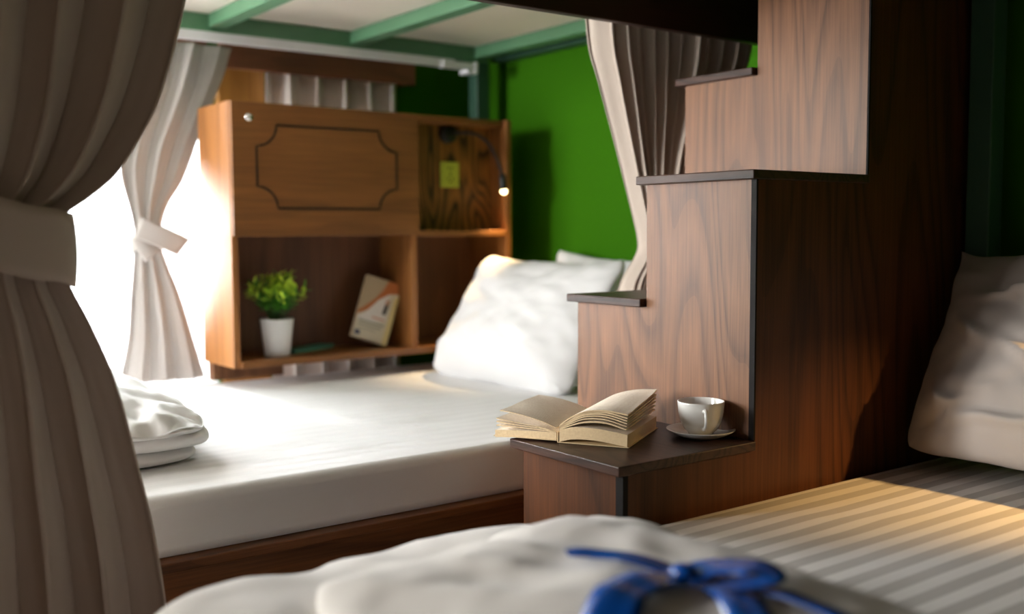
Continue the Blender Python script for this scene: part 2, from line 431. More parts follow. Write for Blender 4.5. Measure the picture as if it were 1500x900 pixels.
# near curtain at the left edge of the picture
r = empty('bed_curtain', (0.30, 1.80, 0.12), 'large dark taupe curtain tied back in the left foreground', 'curtain', 'bed curtains')
tb = [(0.12, 0.02, 0.575, 1.80, .030), (0.30, .04, .563, 1.80, .030), (.47, .06, .544, 1.80, .028), (.60, .08, .519, 1.80, .026), (.73, .11, .489, 1.80, .024),
      (.83, .14, .454, 1.80, .020), (.90, .16, .425, 1.80, .017), (.96, .165, .418, 1.80, .016), (1.01, .16, .424, 1.80, .017), (1.04, .15, .462, 1.80, .020), (1.075, .135, .500, 1.80, .022),
      (1.14, .12, .542, 1.80, .026), (1.20, .105, .572, 1.80, .028), (1.29, .09, .602, 1.80, .030), (1.38, .08, .625, 1.80, .032), (1.62, .06, .68, 1.80, .034), (1.80, .06, .70, 1.82, .032)]
tb = [(q[0], q[1], q[2]-.009, q[3], q[4]*1.35) for q in tb]
obj('drape', drape(tb, 5.8, 3, harm=.5), M['curtain'], r, smooth=True, solid=.003)
obj('tie_band', band(0.295, 1.80, 0.922, 1.040, .138, .058, -.030), M['curtain'], r, smooth=True, solid=.004)
# curtain tied at the far window
r = empty('bed_curtain', (1.06, 3.42, 0.49), 'pale taupe curtain knotted at mid height in front of the bright window', 'curtain', 'bed curtains')
tb = [(.485, .95, 1.228, 3.42, .020), (.63, .983, 1.19, 3.42, .018), (.776, .995, 1.152, 3.42, .016), (.90, 1.008, 1.108, 3.42, .013), (.96, 1.012, 1.096, 3.42, .012),
      (1.0, 1.012, 1.10, 3.42, .012), (1.07, .998, 1.122, 3.42, .014), (1.15, .978, 1.17, 3.42, .018), (1.22, .975, 1.20, 3.42, .02), (1.28, .985, 1.222, 3.42, .022), (1.417, 1.03, 1.281, 3.42, .024),
      (1.51, 1.05, 1.32, 3.42, .024), (1.605, 1.07, 1.350, 3.42, .022)]
obj('drape', drape(tb, 3.2, 11, harm=.5), M['curtain_pale'], r, smooth=True, solid=.003)
obj('tie_band', band(1.052, 3.42, .925, .985, .052, .030, .012), M['curtain_pale'], r, smooth=True, solid=.004)
def flap(pts, yfun, n=10):
    """a soft flat strap end: pts are the 4 corners (x,z) ; yfun gives depth"""
    bm = bmesh.new(); g = []
    for i in range(n+1):
        row = []
        for j in range(n+1):
            a = V(pts[0]).lerp(V(pts[1]), i/n); b = V(pts[3]).lerp(V(pts[2]), i/n); q = a.lerp(b, j/n)
            row.append(bm.verts.new((q[0], yfun(i/n, j/n), q[1])))
        g.append(row)
    for i in range(n):
        for j in range(n): bm.faces.new((g[i][j], g[i+1][j], g[i+1][j+1], g[i][j+1]))
    return bm
obj('strap_end', flap([(1.02, 1.030), (1.172, .958), (1.132, .903), (.998, .965)], lambda u, v: 3.372 - .015*math.sin(PI*u*.8) - .004*math.cos(3*v)), M['curtain_pale'], r, smooth=True, solid=.005)
obj('strap_end', flap([(.990, .957), (1.020, .985), (1.092, .930), (1.033, .884)], lambda u, v: 3.382 - .008*math.sin(PI*u)), M['curtain_pale'], r, smooth=True, solid=.005)
# curtain tied back between the bed and the staircase
r = empty('bed_curtain', (1.95, 2.0, 0.50), 'taupe pleated curtain gathered behind the staircase steps', 'curtain', 'bed curtains')
tb = [(.50, 1.83, 2.10, 2.01, .014), (.70, 1.85, 2.09, 2.01, .013), (.83, 1.875, 2.08, 2.01, .012), (.92, 1.935, 2.07, 2.01, .011), (.965, 1.935, 2.07, 2.01, .011), (1.0, 1.925, 2.08, 2.01, .012), (1.16, 1.870, 2.16, 2.01, .014),
      (1.31, 1.818, 2.26, 2.01, .016), (1.40, 1.79, 2.31, 2.01, .017), (1.45, 1.773, 2.34, 2.01, .018), (1.52, 1.762, 2.36, 2.01, .018), (1.62, 1.755, 2.37, 2.01, .018)]
obj('drape', drape([(q[0], q[1]*1.04, max(q[2], q[1]*1.04+.09), q[3]-.01, q[4]*1.5) for q in tb], 11.5, 5, nu=320, lead=(7, .030), harm=.5, skew=.09), M['curtain'], r, smooth=True, solid=.003)
obj('tie_band', band(2.09, 2.07, .905, .96, .066, .075, 0), M['curtain'], r, smooth=True, solid=.004)
# sheer over the window
bm = drape([(.44, -.66, 1.345, 3.585, .008), (1.60, -.66, 1.345, 3.585, .008)], 26, 8, nu=520, nz=12)
tag(obj('sheer_curtain', bm, M['sheer'], loc=(.33, 3.585, .44), smooth=True), 'thin white sheer hanging over the sunlit window', 'curtain')

# ------------------------------------------------------------------ window joinery behind the shelf
struct('gap_shade_1', B(WX0-.05, 1.333, YF-.03, YF-.001, WZ1, 1.72), M['pelmet'])  # dark board added for the shaded gap between window and rail
r = empty('window_pelmet', (1.72, 3.56, 1.55), 'dark brown wooden pelmet board above the wall shelf', 'pelmet')
obj('board', B(1.335, 2.115, 3.47, 3.492, 1.545, 1.640), M['pelmet'], r, bevel=.002)
obj('end_return', B(2.095, 2.113, 3.492, 3.61, 1.55, 1.636), M['pelmet'], r, bevel=.002)
tag(obj('wooden_post', B(1.365, 1.540, 3.575, 3.615, 0.0, 1.60), M['jamb'], loc=(1.445, 3.595, 0), bevel=.003), 'yellowish wooden window post between the curtain and the grey pleats', 'post')
bm = drape([(.30, 1.535, 2.08, 3.550, .044), (1.6, 1.535, 2.08, 3.550, .044)], 5.2, 21, nu=300, nz=20, harm=.1)
tag(obj('pleated_curtain', bm, cloth('white_pleats', srgb(232, 224, 218), 0.1), loc=(1.80, 3.555, .30), smooth=True, solid=.003), 'grey pleated curtain hanging behind the wall shelf under the brown pelmet', 'curtain')

# ------------------------------------------------------------------ bunk bed on the far side
r = empty('bunk_bed', (1.42, 2.65, 0), 'far bunk bed with sage green steel frame overhead and wooden bed base', 'bed', 'bunk beds')
Z0, Z1 = 1.645, 1.702
for (x0, x1, y0, y1) in ((2.345, 2.405, 3.385, 3.445), (0.36, 0.42, 3.385, 3.445)):
    bm = B(x0, x1, y0, y1, 0, 1.70); obj('post', bm, M['steel_dark'], r, bevel=.004)
obj('long_beam', B(.36, 2.40, 3.382, 3.432, Z0, Z1), M['steel'], r, bevel=.004)
obj('long_beam', B(.36, 2.40, 1.93, 1.97, Z0, Z1), M['steel'], r, bevel=.004)
for x0, x1 in ((2.33, 2.385), (1.785, 1.845), (1.262, 1.322), (.72, .78)):
    obj('cross_beam', B(x0, x1, 1.97, 3.382, Z0+.012, Z1), M['steel'], r, bevel=.004)
obj('wall_rail', B(2.44, 2.49, 1.95, 3.43, 1.655, 1.695), M['steel_dark'], r, bevel=.003)
for i, (x0, x1) in enumerate(((.38, 1.29), (1.294, 1.812), (1.816, 2.42))):
    obj('deck_board', B(x0, x1, 1.95, 3.45, Z1, Z1+.015), M['deckboard'], r)
obj('guard_board', B(.30, 2.478, 1.90, 1.925, 1.490, 1.80), M['fascia'], r, bevel=.003)
obj('side_board', B(.40, 1.625, 1.925, 1.960, .10, .338), M['base'], r, bevel=.002)
obj('side_board', B(1.627, 2.48, 1.930, 1.960, .10, .355), M['base'], r, bevel=.002)
obj('ledge', B(.40, 1.625, 1.908, 1.975, .338, .357), M['base'], r, bevel=.002)
obj('end_board', B(.40, .425, 1.975, 3.37, .10, .355), M['base'], r, bevel=.002)
obj('bed_base', B(.425, 2.48, 1.975, 3.37, .30, .345), M['base'], r)
r = empty('curtain_rail', (1.5, 3.35, 1.605), 'white curtain rail along the far bunk frame above the pelmet', 'rail')
obj('rail', B(.55, 2.20, 3.318, 3.338, 1.600, 1.632), M['rail'], r, bevel=.004)
bm = B(2.14, 2.29, 3.312, 3.344, 1.598, 1.624); box(bm, 2.255, 2.285, 3.315, 3.375, 1.585, 1.60)
obj('end_bracket', bm, M['rail'], r, bevel=.003)
box_ = B(2.285, 2.30, 3.31, 3.36, 1.585, 1.630); obj('end_stop', box_, M['rail'], r, bevel=.003)

# near bunk: only its rear post, base and deck matter here
r = empty('bunk_bed', (1.45, .68, 0), 'near bunk bed with dark green corner post beside the dark green wall', 'bed', 'bunk beds')
obj('post', B(2.375, 2.435, 1.295, 1.355, 0, 1.64), M['steel_dark'], r, bevel=.004)
obj('long_beam', B(.40, 2.49, 1.31, 1.355, Z0, Z1), M['steel'], r, bevel=.004)
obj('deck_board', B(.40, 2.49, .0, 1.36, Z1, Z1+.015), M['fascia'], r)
obj('guard_board', B(.40, 2.49, .0, .025, 1.49, 1.80), M['fascia'], r)
obj('bed_base', B(.40, 2.48, .0, 1.365, .22, .30), M['base'], r, bevel=.002)
obj('side_board', B(.40, 2.48, -.022, -.001, .05, .32), M['base'], r, bevel=.002)

# ------------------------------------------------------------------ staircase (alternating half-width steps)
Yn, Ym, Yf = 1.372, 1.685, 1.925
sx = (1.270, 1.630, 2.000, 2.360)
tz = {1: .55, 2: .825, 3: 1.10, 4: 1.375, 5: 1.65}
T = .019
r = empty('staircase', (1.85, 1.65, 0), 'dark wooden box staircase with alternating half-width steps between the two beds', 'stairs')
# risers face the room (x = const)
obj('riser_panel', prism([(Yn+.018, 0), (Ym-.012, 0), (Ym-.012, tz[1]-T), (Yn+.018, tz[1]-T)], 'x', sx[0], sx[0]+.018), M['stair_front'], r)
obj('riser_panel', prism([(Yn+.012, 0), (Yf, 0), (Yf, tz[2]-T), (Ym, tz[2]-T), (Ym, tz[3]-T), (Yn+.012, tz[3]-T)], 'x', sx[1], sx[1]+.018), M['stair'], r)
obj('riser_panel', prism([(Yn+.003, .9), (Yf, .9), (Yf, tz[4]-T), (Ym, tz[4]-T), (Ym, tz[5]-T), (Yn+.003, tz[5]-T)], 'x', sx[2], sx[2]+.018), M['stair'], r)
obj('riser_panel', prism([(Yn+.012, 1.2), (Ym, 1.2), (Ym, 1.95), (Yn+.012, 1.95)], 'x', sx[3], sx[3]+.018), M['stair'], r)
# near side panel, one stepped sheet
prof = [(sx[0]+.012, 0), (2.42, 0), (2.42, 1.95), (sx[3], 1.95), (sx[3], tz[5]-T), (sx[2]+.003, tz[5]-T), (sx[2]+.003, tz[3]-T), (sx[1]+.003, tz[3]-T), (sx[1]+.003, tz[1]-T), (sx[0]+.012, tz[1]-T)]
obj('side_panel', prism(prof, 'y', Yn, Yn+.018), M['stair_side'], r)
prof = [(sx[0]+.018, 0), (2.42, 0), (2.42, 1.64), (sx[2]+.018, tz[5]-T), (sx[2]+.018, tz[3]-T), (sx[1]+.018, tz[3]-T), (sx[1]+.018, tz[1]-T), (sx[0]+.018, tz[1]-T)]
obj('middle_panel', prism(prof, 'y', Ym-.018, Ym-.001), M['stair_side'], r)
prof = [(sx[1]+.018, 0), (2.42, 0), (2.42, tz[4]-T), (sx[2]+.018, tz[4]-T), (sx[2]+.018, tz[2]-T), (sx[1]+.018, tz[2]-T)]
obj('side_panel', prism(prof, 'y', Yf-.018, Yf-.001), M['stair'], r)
def tread(x0, x1, y0, y1, z): obj('tread', B(x0, x1, y0, y1, z-T, z), M['tread'], r, bevel=.002)
tread(sx[0]-.018, sx[1]-.001, Yn-.008, Ym+.012, tz[1])
tread(sx[1]-.018, sx[2]-.001, Ym+.003, Yf+.022, tz[2])
tread(sx[1]-.018, sx[2]-.001, Yn-.008, Ym+.018, tz[3])
tread(sx[2]-.018, sx[3]-.001, Ym+.003, Yf+.022, tz[4])
tread(sx[2]-.018, sx[3]-.001, Yn-.008, Ym+.018, tz[5])
obj('edge_strip', B(sx[0]-.002, sx[0]+.011, Yn-.002, Yn+.0175, 0, tz[1]-T), M['strip'], r)
obj('edge_strip', B(sx[1]-.002, sx[1]+.003, Yn-.002, Yn+.0115, tz[1]+.001, tz[3]-T), M['strip'], r)
obj('edge_strip', B(sx[2]-.002, sx[2]+.003, Yn-.002, Yn+.0025, tz[3]+.001, tz[5]-T), M['strip'], r)

# ------------------------------------------------------------------ mattresses
def mattress(name, x0, x1, y0, y1, z0, z1, rad, mt, label, group, wr=.003, seed=0):
    bm = bmesh.new(); nx, ny = 110, 90
    # perimeter profile: rows from bottom edge up the side, round the edge, over the top
    def pt(u, v, sgn=1):
        return None
    prof = []
    hgt = z1-z0
    for k in range(6): prof.append((0.004*math.sin(PI*k/6), z0 + (hgt-rad)*k/6))
    for k in range(9):
        a = PI/2*k/8; prof.append((rad*(1-math.cos(a)), z1-rad+rad*math.sin(a)))
    rings = []; cr = .07
    def loop(inset):
        X0, X1, Y0, Y1 = x0+inset, x1-inset, y0+inset, y1-inset; c = max(cr-inset, .004); pts = []
        def seg(a, b, n):
            for i in range(n): pts.append((a[0]+(b[0]-a[0])*i/n, a[1]+(b[1]-a[1])*i/n))
        def arc(cx, cy, a0):
            for i in range(6):
                a = a0 + PI/2*i/6; pts.append((cx+c*math.cos(a), cy+c*math.sin(a)))
        seg((X0+c, Y0), (X1-c, Y0), 60); arc(X1-c, Y0+c, -PI/2); seg((X1, Y0+c), (X1, Y1-c), 40); arc(X1-c, Y1-c, 0)
        seg((X1-c, Y1), (X0+c, Y1), 60); arc(X0+c, Y1-c, PI/2); seg((X0, Y1-c), (X0, Y0+c), 40); arc(X0+c, Y0+c, PI)
        return pts
    for ins, z in prof:
        ring = []
        for (x, y) in loop(ins):
            t = (z-z0)/hgt
            d = wr*1.6*fbm((x*3+seed, y*3, z*9))*math.sin(PI*min(1, t*1.05))
            cxn, cyn = (x-(x0+x1)/2)/(x1-x0), (y-(y0+y1)/2)/(y1-y0)
            q = V((cxn, cyn, 0))
            q.normalize()
            ring.append(bm.verts.new((x+q.x*d, y+q.y*d, z)))
        rings.append(ring)
    for a, b in zip(rings, rings[1:]):
        n = len(a)
        for i in range(n): bm.faces.new((a[i], a[(i+1) % n], b[(i+1) % n], b[i]))
    # top: concentric rings toward the centre
    last = rings[-1]; cx, cy = (x0+x1)/2, (y0+y1)/2; prev = last
    S = 26
    for s in range(1, S):
        t = s/S; ring = []
        for v in last:
            x = v.co.x + (cx-v.co.x)*t; y = v.co.y + (cy-v.co.y)*t
            z = z1 + .006*math.sin(PI*min(1, t)*.5) + wr*(fbm((x*2.2+seed, y*5.5, 2.0)) + .5*ridge((x*3+y*4, y*1.3-x*.6, seed)) - .5)*min(1, t*6)
            ring.append(bm.verts.new((x, y, z)))
        n = len(ring)
        for i in range(n): bm.faces.new((prev[i], prev[(i+1) % n], ring[(i+1) % n], ring[i]))
        prev = ring
    c = bm.verts.new((cx, cy, z1+.006)); n = len(prev)
    for i in range(n): bm.faces.new((prev[i], prev[(i+1) % n], c))
    bm.faces.new(rings[0][::-1])
    return tag(obj(name, bm, mt, loc=(cx, cy, z0), smooth=True), label, 'mattress', group)
mattress('mattress', .435, 2.48, 1.945, 3.335, .359, .478, .024, M['sheet'], 'far mattress in a white sheet below the wall shelf', 'mattresses', .004, 1.0)
mattress('mattress', .42, 2.48, .02, 1.362, .301, .434, .03, M['sheet2'], 'near mattress with broad sateen stripes in the right foreground', 'mattresses', .003, 5.0)

# ------------------------------------------------------------------ pillows
def pillow_bm(wd, ht, th, seed, sag=0.0, ear=.03, wr=.006, belly=0.15, n=84, pw=9, bw=.05, crease=0, folds=()):
    bm = bmesh.new(); sides = {}
    def P(u, v, s):
        bow = lambda q: 1 - bw*(1 - q*q)           # sides drawn in between the corners
        m = max(abs(u), abs(v)); rho = (abs(u)**pw+abs(v)**pw)**(1/pw) if m > 0 else 1
        U, W = (u*m/rho, v*m/rho) if m > 0 else (0, 0)
        x = wd/2*U*bow(W); y = ht/2*W*bow(U)
        k = (abs(u)*abs(v))**8
        ek = ear*k*.6*(1 if v > 0 else .15); x += math.copysign(ek, u); y += math.copysign(ek, v)
        e = max(0, 1-m**3.0)**.62 * (1 - .25*(abs(u*v))**2)
        z = s*th/2*e*(1 - belly*v)
        rad = math.atan2(v, u)
        z += s*wr*e**.4*(1.2*fbm((u*2.2+seed, v*2.2, s*3.0)) + 1.1*(abs(u*v))**.6*math.sin(8*rad+seed+3*noise.noise(V((u*2, v*2, seed)))))
        z += s*crease*e**.5*sum(max(0, 1-abs((u-a)*math.cos(t)+(v-b)*math.sin(t)+.05*noise.noise(V((u*3, v*3, a))))/.07)*max(0, 1-abs(-(u-a)*math.sin(t)+(v-b)*math.cos(t))/l) for a, b, t, l in folds)
        z += (.010*math.sin(u*6+seed) + .008*math.sin(v*7+seed*2) + .006*noise.noise(V((u*6, v*6, seed))))*m**8
        y -= sag*(1-u*u)*max(0, v)**2
        return V((x, y, z))
    idx = {}
    for s in (1, -1):
        for i in range(n+1):
            for j in range(n+1):
                u = math.sin(PI/2*(2*i/n-1)); v = math.sin(PI/2*(2*j/n-1))
                rim = i in (0, n) or j in (0, n)
                key = (i, j, 0 if rim else s)
                if key not in idx: idx[key] = bm.verts.new(P(u, v, s if not rim else 1) if not rim else P(u, v, 1))
        for i in range(n):
            for j in range(n):
                q = []
                for a, b in ((i, j), (i+1, j), (i+1, j+1), (i, j+1)):
                    rim = a in (0, n) or b in (0, n); q.append(idx[(a, b, 0 if rim else s)])
                try: bm.faces.new(q if s == 1 else q[::-1])
                except ValueError: pass
    return bm
def place(bm, origin, ax, ay):
    """local x->ax, y->ay (unit), z->ax x ay"""
    ax = V(ax).normalized(); ay = V(ay); ay = (ay-ax*ay.dot(ax)).normalized(); az = ax.cross(ay)
    mm = Matrix((ax, ay, az)).transposed().to_4x4(); mm.translation = V(origin)
    bm.transform(mm); return bm
bm = place(pillow_bm(.72, .50, .20, 2.0, sag=.022, ear=.008, wr=.010, belly=.22, bw=.03, pw=9), (2.075, 2.725, .685), (.05, -1, -.01), (.27, .0, .42))
tag(obj('pillow', bm, M['pillow'], loc=(2.0, 2.73, .48), smooth=True), 'white pillow leaning at the head of far bed, top warmly lit', 'pillow', 'pillows')
bm = place(pillow_bm(.66, .41, .15, 7.0, wr=.008, ear=.03), (2.352, 2.63, .690), (0.02, -1, -.06), (.16, .02, .42))
tag(obj('pillow', bm, M['pillow'], loc=(2.35, 2.58, .48), smooth=True), 'white pillow mostly hidden behind the warmly lit one, one corner peeking above it', 'pillow', 'pillows')
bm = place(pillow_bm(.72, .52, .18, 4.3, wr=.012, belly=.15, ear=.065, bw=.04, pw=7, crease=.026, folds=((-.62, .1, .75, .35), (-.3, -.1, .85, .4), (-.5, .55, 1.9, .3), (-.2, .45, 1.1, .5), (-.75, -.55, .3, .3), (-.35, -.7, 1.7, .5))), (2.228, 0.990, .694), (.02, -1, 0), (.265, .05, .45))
tag(obj('pillow', bm, M['pillow_dimmed'], loc=(2.1, .995, .434), smooth=True), 'creased pillow at the right edge of the picture on the striped mattress', 'pillow', 'pillows')

# ------------------------------------------------------------------ folded duvets
def pad(cx, cy, z0, lx, ly, h, seed, n=70, ex=12.0, wr=.006, crown=0.0, tilt=(0, 0), wf=9):
    bm = bmesh.new(); idx = {}
    def P(u, v, s):
        m = max(abs(u), abs(v)); rho = (abs(u)**6+abs(v)**6)**(1/6) if m > 0 else 1
        e = max(0, 1-m**ex)**.5
        if m > 0: u, v = u*m/rho, v*m/rho
        cu = max(0, 1-u*u); cv = max(0, 1-v*v)
        top = h*.5*e + (crown*cu*cv if s > 0 else 0)
        w = wr*(fbm((u*lx*wf+seed, v*ly*wf, s*2.0)) + .8*ridge((u*lx*wf*.8+seed, v*ly*wf*.8+u*2, seed)) - .4)*e**.5
        z = z0 + h*.5 + (s*top + (w if s > 0 else w*.2)) + .5*wr*math.sin(11*u+9*v+seed)*(1-e)
        x = cx + lx*u*(1 + .02*math.sin(v*5+seed)); y = cy + ly*v*(1 + .02*math.sin(u*4+seed*2))
        z += tilt[0]*u*(1 if s > 0 else .3) + tilt[1]*v*(1 if s > 0 else .3)
        return V((x, y, max(z, z0)))
    for s in (1, -1):
        for i in range(n+1):
            for j in range(n+1):
                u = math.sin(PI/2*(2*i/n-1)); v = math.sin(PI/2*(2*j/n-1))
                rim = i in (0, n) or j in (0, n); key = (i, j, 0 if rim else s)
                if key not in idx: idx[key] = bm.verts.new(P(u, v, 1 if rim else s))
        for i in range(n):
            for j in range(n):
                q = [idx[(a, b, 0 if (a in (0, n) or b in (0, n)) else s)] for a, b in ((i, j), (i+1, j), (i+1, j+1), (i, j+1))]
                try: bm.faces.new(q if s == 1 else q[::-1])
                except ValueError: pass
    return bm
r = empty('folded_duvet', (.52, 2.56, .482), 'white folded duvet stack at the foot of the far bed beside the left curtain', 'duvet', 'folded duvets')
obj('fold', pad(.54, 2.56, .480, .255, .40, .036, 1.0, wr=.004, ex=18, wf=14), M['duvet'], r, smooth=True)
obj('fold', pad(.55, 2.56, .511, .275, .41, .046, 2.0, wr=.007, ex=18, wf=13), M['duvet'], r, smooth=True)
obj('fold', pad(.535, 2.64, .550, .290, .49, .044, 3.0, wr=.013, crown=.070, ex=18, wf=13, tilt=(-.016, .018)), M['duvet'], r, smooth=True)
r = empty('folded_duvet', (.75, .92, .436), 'shade-toned white folded duvet tied with a blue ribbon in the blurred foreground', 'duvet', 'folded duvets')
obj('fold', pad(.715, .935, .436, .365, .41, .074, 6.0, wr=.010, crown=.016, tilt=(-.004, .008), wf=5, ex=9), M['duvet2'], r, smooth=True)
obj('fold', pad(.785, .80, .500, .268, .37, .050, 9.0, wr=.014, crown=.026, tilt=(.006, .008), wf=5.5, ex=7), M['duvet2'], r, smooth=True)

# blue ribbon lying over the tied duvet
from mathutils.bvhtree import BVHTree
def bvh_of(root):
    vs, fs = [], []
    for c in root.children:
        b = len(vs); vs += [ORIG[root] + v.co for v in c.data.vertices]; fs += [[b+i for i in p.vertices] for p in c.data.polygons]
    return BVHTree.FromPolygons(vs, fs)
bvh = bvh_of(r)
def top_z(x, y, default=.45):
    h = bvh.ray_cast(V((x, y, 2)), V((0, 0, -1)))
    return h[0].z if h[0] else default
def strip(pts, wd, lift=None, n=26, dz=.004):
    """a ribbon along a polyline in plan, laid on the duvet; lift(t) raises it"""
    bm = bmesh.new(); tb = [(i/(len(pts)-1),) + tuple(p) for i, p in enumerate(pts)]; rows = []
    for i in range(n+1):
        t = i/n; p = V(interp(tb, t)); q = V(interp(tb, min(1, t+.02))) - V(interp(tb, max(0, t-.02))); q.normalize()
        nn = V((-q.y, q.x)); ww = 1.3*(wd(t) if callable(wd) else wd); row = []
        zc = top_z(p.x, p.y) + dz + (lift(t) if lift else 0)
        for k in range(5):
            s = (k/4-.5)*ww; x, y = p.x+nn.x*s, p.y+nn.y*s
            z = top_z(x, y)+dz+(lift(t) if lift else 0)
            row.append(bm.verts.new((x, y, .5*z+.5*zc + .002*math.sin(k*1.6))))
        rows.append(row)
    for a, b in zip(rows, rows[1:]):
        for k in range(4): bm.faces.new((a[k], a[k+1], b[k+1], b[k]))
    return bm
rb = empty('ribbon_bow', (.84, .82, .60), 'blue satin ribbon bow tied on the blurred shade-toned white duvet', 'ribbon')
kx, ky = .850, .815
obj('bow_loop', strip([(kx, ky), (.828, .862), (.802, .925), (.79, .945), (.812, .925), (.842, .865), (kx+.004, ky+.006)], .020, lambda t: .010*math.sin(PI*t)), M['ribbon'], rb, smooth=True, solid=.0015)
obj('bow_loop', strip([(kx, ky), (.878, .80), (.895, .765), (.893, .735), (.880, .742), (kx+.012, ky-.012)], .040, lambda t: .020*math.sin(PI*t)), M['ribbon'], rb, smooth=True, solid=.0015)
obj('tail', strip([(kx, ky), (.79, .808), (.745, .80), (.70, .775), (.63, .72)], lambda t: .036+.016*t, lambda t: .005*math.sin(PI*t)), M['ribbon'], rb, smooth=True, solid=.0015)
obj('tail', strip([(.868, .775), (.850, .742), (.824, .705), (.79, .65)], .036, lambda t: .005*math.sin(PI*t)), M['ribbon'], rb, smooth=True, solid=.0015)
obj('tail', strip([(.880, .765), (.89, .72), (.893, .68), (.89, .60)], .020, lambda t: .004*math.sin(PI*t)), M['ribbon'], rb, smooth=True, solid=.0015)
bm = bmesh.new(); zz = top_z(kx, ky)
bmesh.ops.create_uvsphere(bm, u_segments=20, v_segments=12, radius=1)
bmesh.ops.transform(bm, matrix=Matrix.Translation((kx, ky, zz+.010)) @ Matrix.Diagonal((.016, .017, .010, 1)), verts=bm.verts)
obj('knot', bm, M['ribbon'], rb, smooth=True)

# ------------------------------------------------------------------ wall shelf (headboard cabinet)
SX0, SX1, SYf, SYb, SZb, SZt = 1.218, 2.300, 3.100, 3.380, .548, 1.388
t = .022; D0, D1 = 1.876, 1.898
r = empty('wall_shelf', (1.76, 3.24, SZb), 'honey oak wall shelf cabinet with a flap door above the far bed', 'shelf')
obj('side_panel', B(SX0, SX0+t, SYf+.012, SYb, SZb, SZt), M['shelf_v'], r, bevel=.0015)
obj('side_panel', B(SX1-t, SX1, SYf, SYb, SZb, SZt), M['shelf_v'], r, bevel=.0015)
obj('top_panel', B(SX0+t, SX1-t, SYf+.016, SYb, SZt-t, SZt), M['shelf'], r, bevel=.0015)
obj('bottom_panel', B(SX0+t, SX1-t, SYf, SYb, SZb, SZb+t), M['shelf'], r, bevel=.0015)
obj('divider', B(D0, D1, SYf+.018, SYb-.01, SZb+t, SZt-t), M['shelf_v'], r, bevel=.0015)
obj('shelf_board', B(SX0+t, D0, SYf+.03, SYb-.01, .966, .986), M['shelf'], r)
obj('shelf_board', B(D1, SX1-t, SYf, SYb-.01, .962, .982), M['shelf'], r, bevel=.0015)
obj('back_panel', B(SX0+t, D0, 3.342, 3.352, SZb+t, .966), M['shelf_back'], r)
obj('back_panel', B(D1, SX1-t, 3.342, 3.352, SZb+t, .962), M['shelf_back'], r)
obj('lamp_panel', B(D1, SX1-t, 3.205, 3.217, .982, SZt-t), M['ply'], r)
dr = obj('flap_door', B(SX0+.002, D1-.002, SYf-.006, SYf+.012, .966, SZt-.002), M['shelf'], r, bevel=.002)
# routed line with scooped corners, inlaid dark
def outline(x0, x1, z0, z1, rr):
    p = []
    for cx, cz, a0 in ((x0, z0, PI/2), (x1, z0, PI), (x1, z1, 3*PI/2), (x0, z1, 0)):
        seq = []
        for i in range(11):
            a = {PI/2: PI/2*(1-i/10), PI: PI - PI/2*i/10, 3*PI/2: 3*PI/2 - PI/2*i/10, 0: -PI/2*i/10}[a0]
            seq.append((cx+rr*math.cos(a), cz+rr*math.sin(a)))
        p += seq
    return p
po = outline(1.300, 1.806, 1.055, 1.318, .068)
bm = bmesh.new(); n = len(po); vi = []; hw = .0034
for i in range(n):
    a, b, c = V(po[i-1]), V(po[i]), V(po[(i+1) % n]); d = (c-a).normalized(); nn = V((-d.y, d.x))
    vi.append([bm.verts.new((b.x+nn.x*s, SYf-.0075+dy, b.y+nn.y*s)) for s, dy in ((-hw, 0), (hw, 0), (hw, .003), (-hw, .003))])
for i in range(n):
    a, b = vi[i], vi[(i+1) % n]
    for k in range(4): bm.faces.new((a[k], a[(k+1) % 4], b[(k+1) % 4], b[k]))
obj('inlay_line', bm, M['groove'], dr)
bm = lathe([(0, .010), (.0075, .010), (.0075, .0085), (.010, .0085), (.0125, .006), (.0130, 0), (0, 0)], (0, 0, 0), seg=28)
bmesh.ops.rotate(bm, verts=bm.verts, matrix=Matrix.Rotation(PI/2, 3, 'X'))
bmesh.ops.translate(bm, verts=bm.verts, vec=(1.275, SYf-.006, 1.337))
lk = obj('lock', bm, M['chrome'], dr, smooth=True); tag(lk, 'chrome lock')
obj('wall_cleat', B(1.23, 1.48, 3.33, 3.372, .484, SZb), M['stair'], r, bevel=.002)

# ------------------------------------------------------------------ reading lamp and socket
r = empty('reading_lamp', (2.09, 3.205, 1.335), 'black gooseneck reading lamp with a lit tip in the shelf compartment', 'lamp')
bm = lathe([(0, .024), (.029, .024), (.034, .020), (.035, 0), (0, 0)], (0, 0, 0), seg=32)
bmesh.ops.rotate(bm, verts=bm.verts, matrix=Matrix.Rotation(PI/2, 3, 'X')); bmesh.ops.translate(bm, verts=bm.verts, vec=(2.085, 3.205, 1.336))
obj('lamp_base', bm, M['black_metal'], r, smooth=True)
tb = [(0, 2.085, 3.185, 1.336), (.12, 2.105, 3.155, 1.337), (.3, 2.15, 3.125, 1.334), (.5, 2.195, 3.105, 1.305), (.7, 2.225, 3.095, 1.255), (.88, 2.243, 3.088, 1.205), (1, 2.248, 3.086, 1.180)]
pts = [interp(tb, i/60) for i in range(61)]
obj('gooseneck', tube(pts, [.0052+.0006*(i % 2) for i in range(61)], seg=12), M['black_metal'], r, smooth=True)
d = V((.10, -.05, -1)).normalized(); p0 = V((2.247, 3.0865, 1.190))
hd = obj('lamp_head', tube([p0, p0+d*.006, p0+d*.055, p0+d*.060], [.008, .0125, .0135, .0125], seg=24), M['black_metal'], r, smooth=True)
bm = bmesh.new(); bmesh.ops.create_uvsphere(bm, u_segments=20, v_segments=12, radius=.0120)
bmesh.ops.translate(bm, verts=bm.verts, vec=p0+d*.064)
obj('bulb', bm, M['bulb'], hd, smooth=True)
tip = p0+d*.082
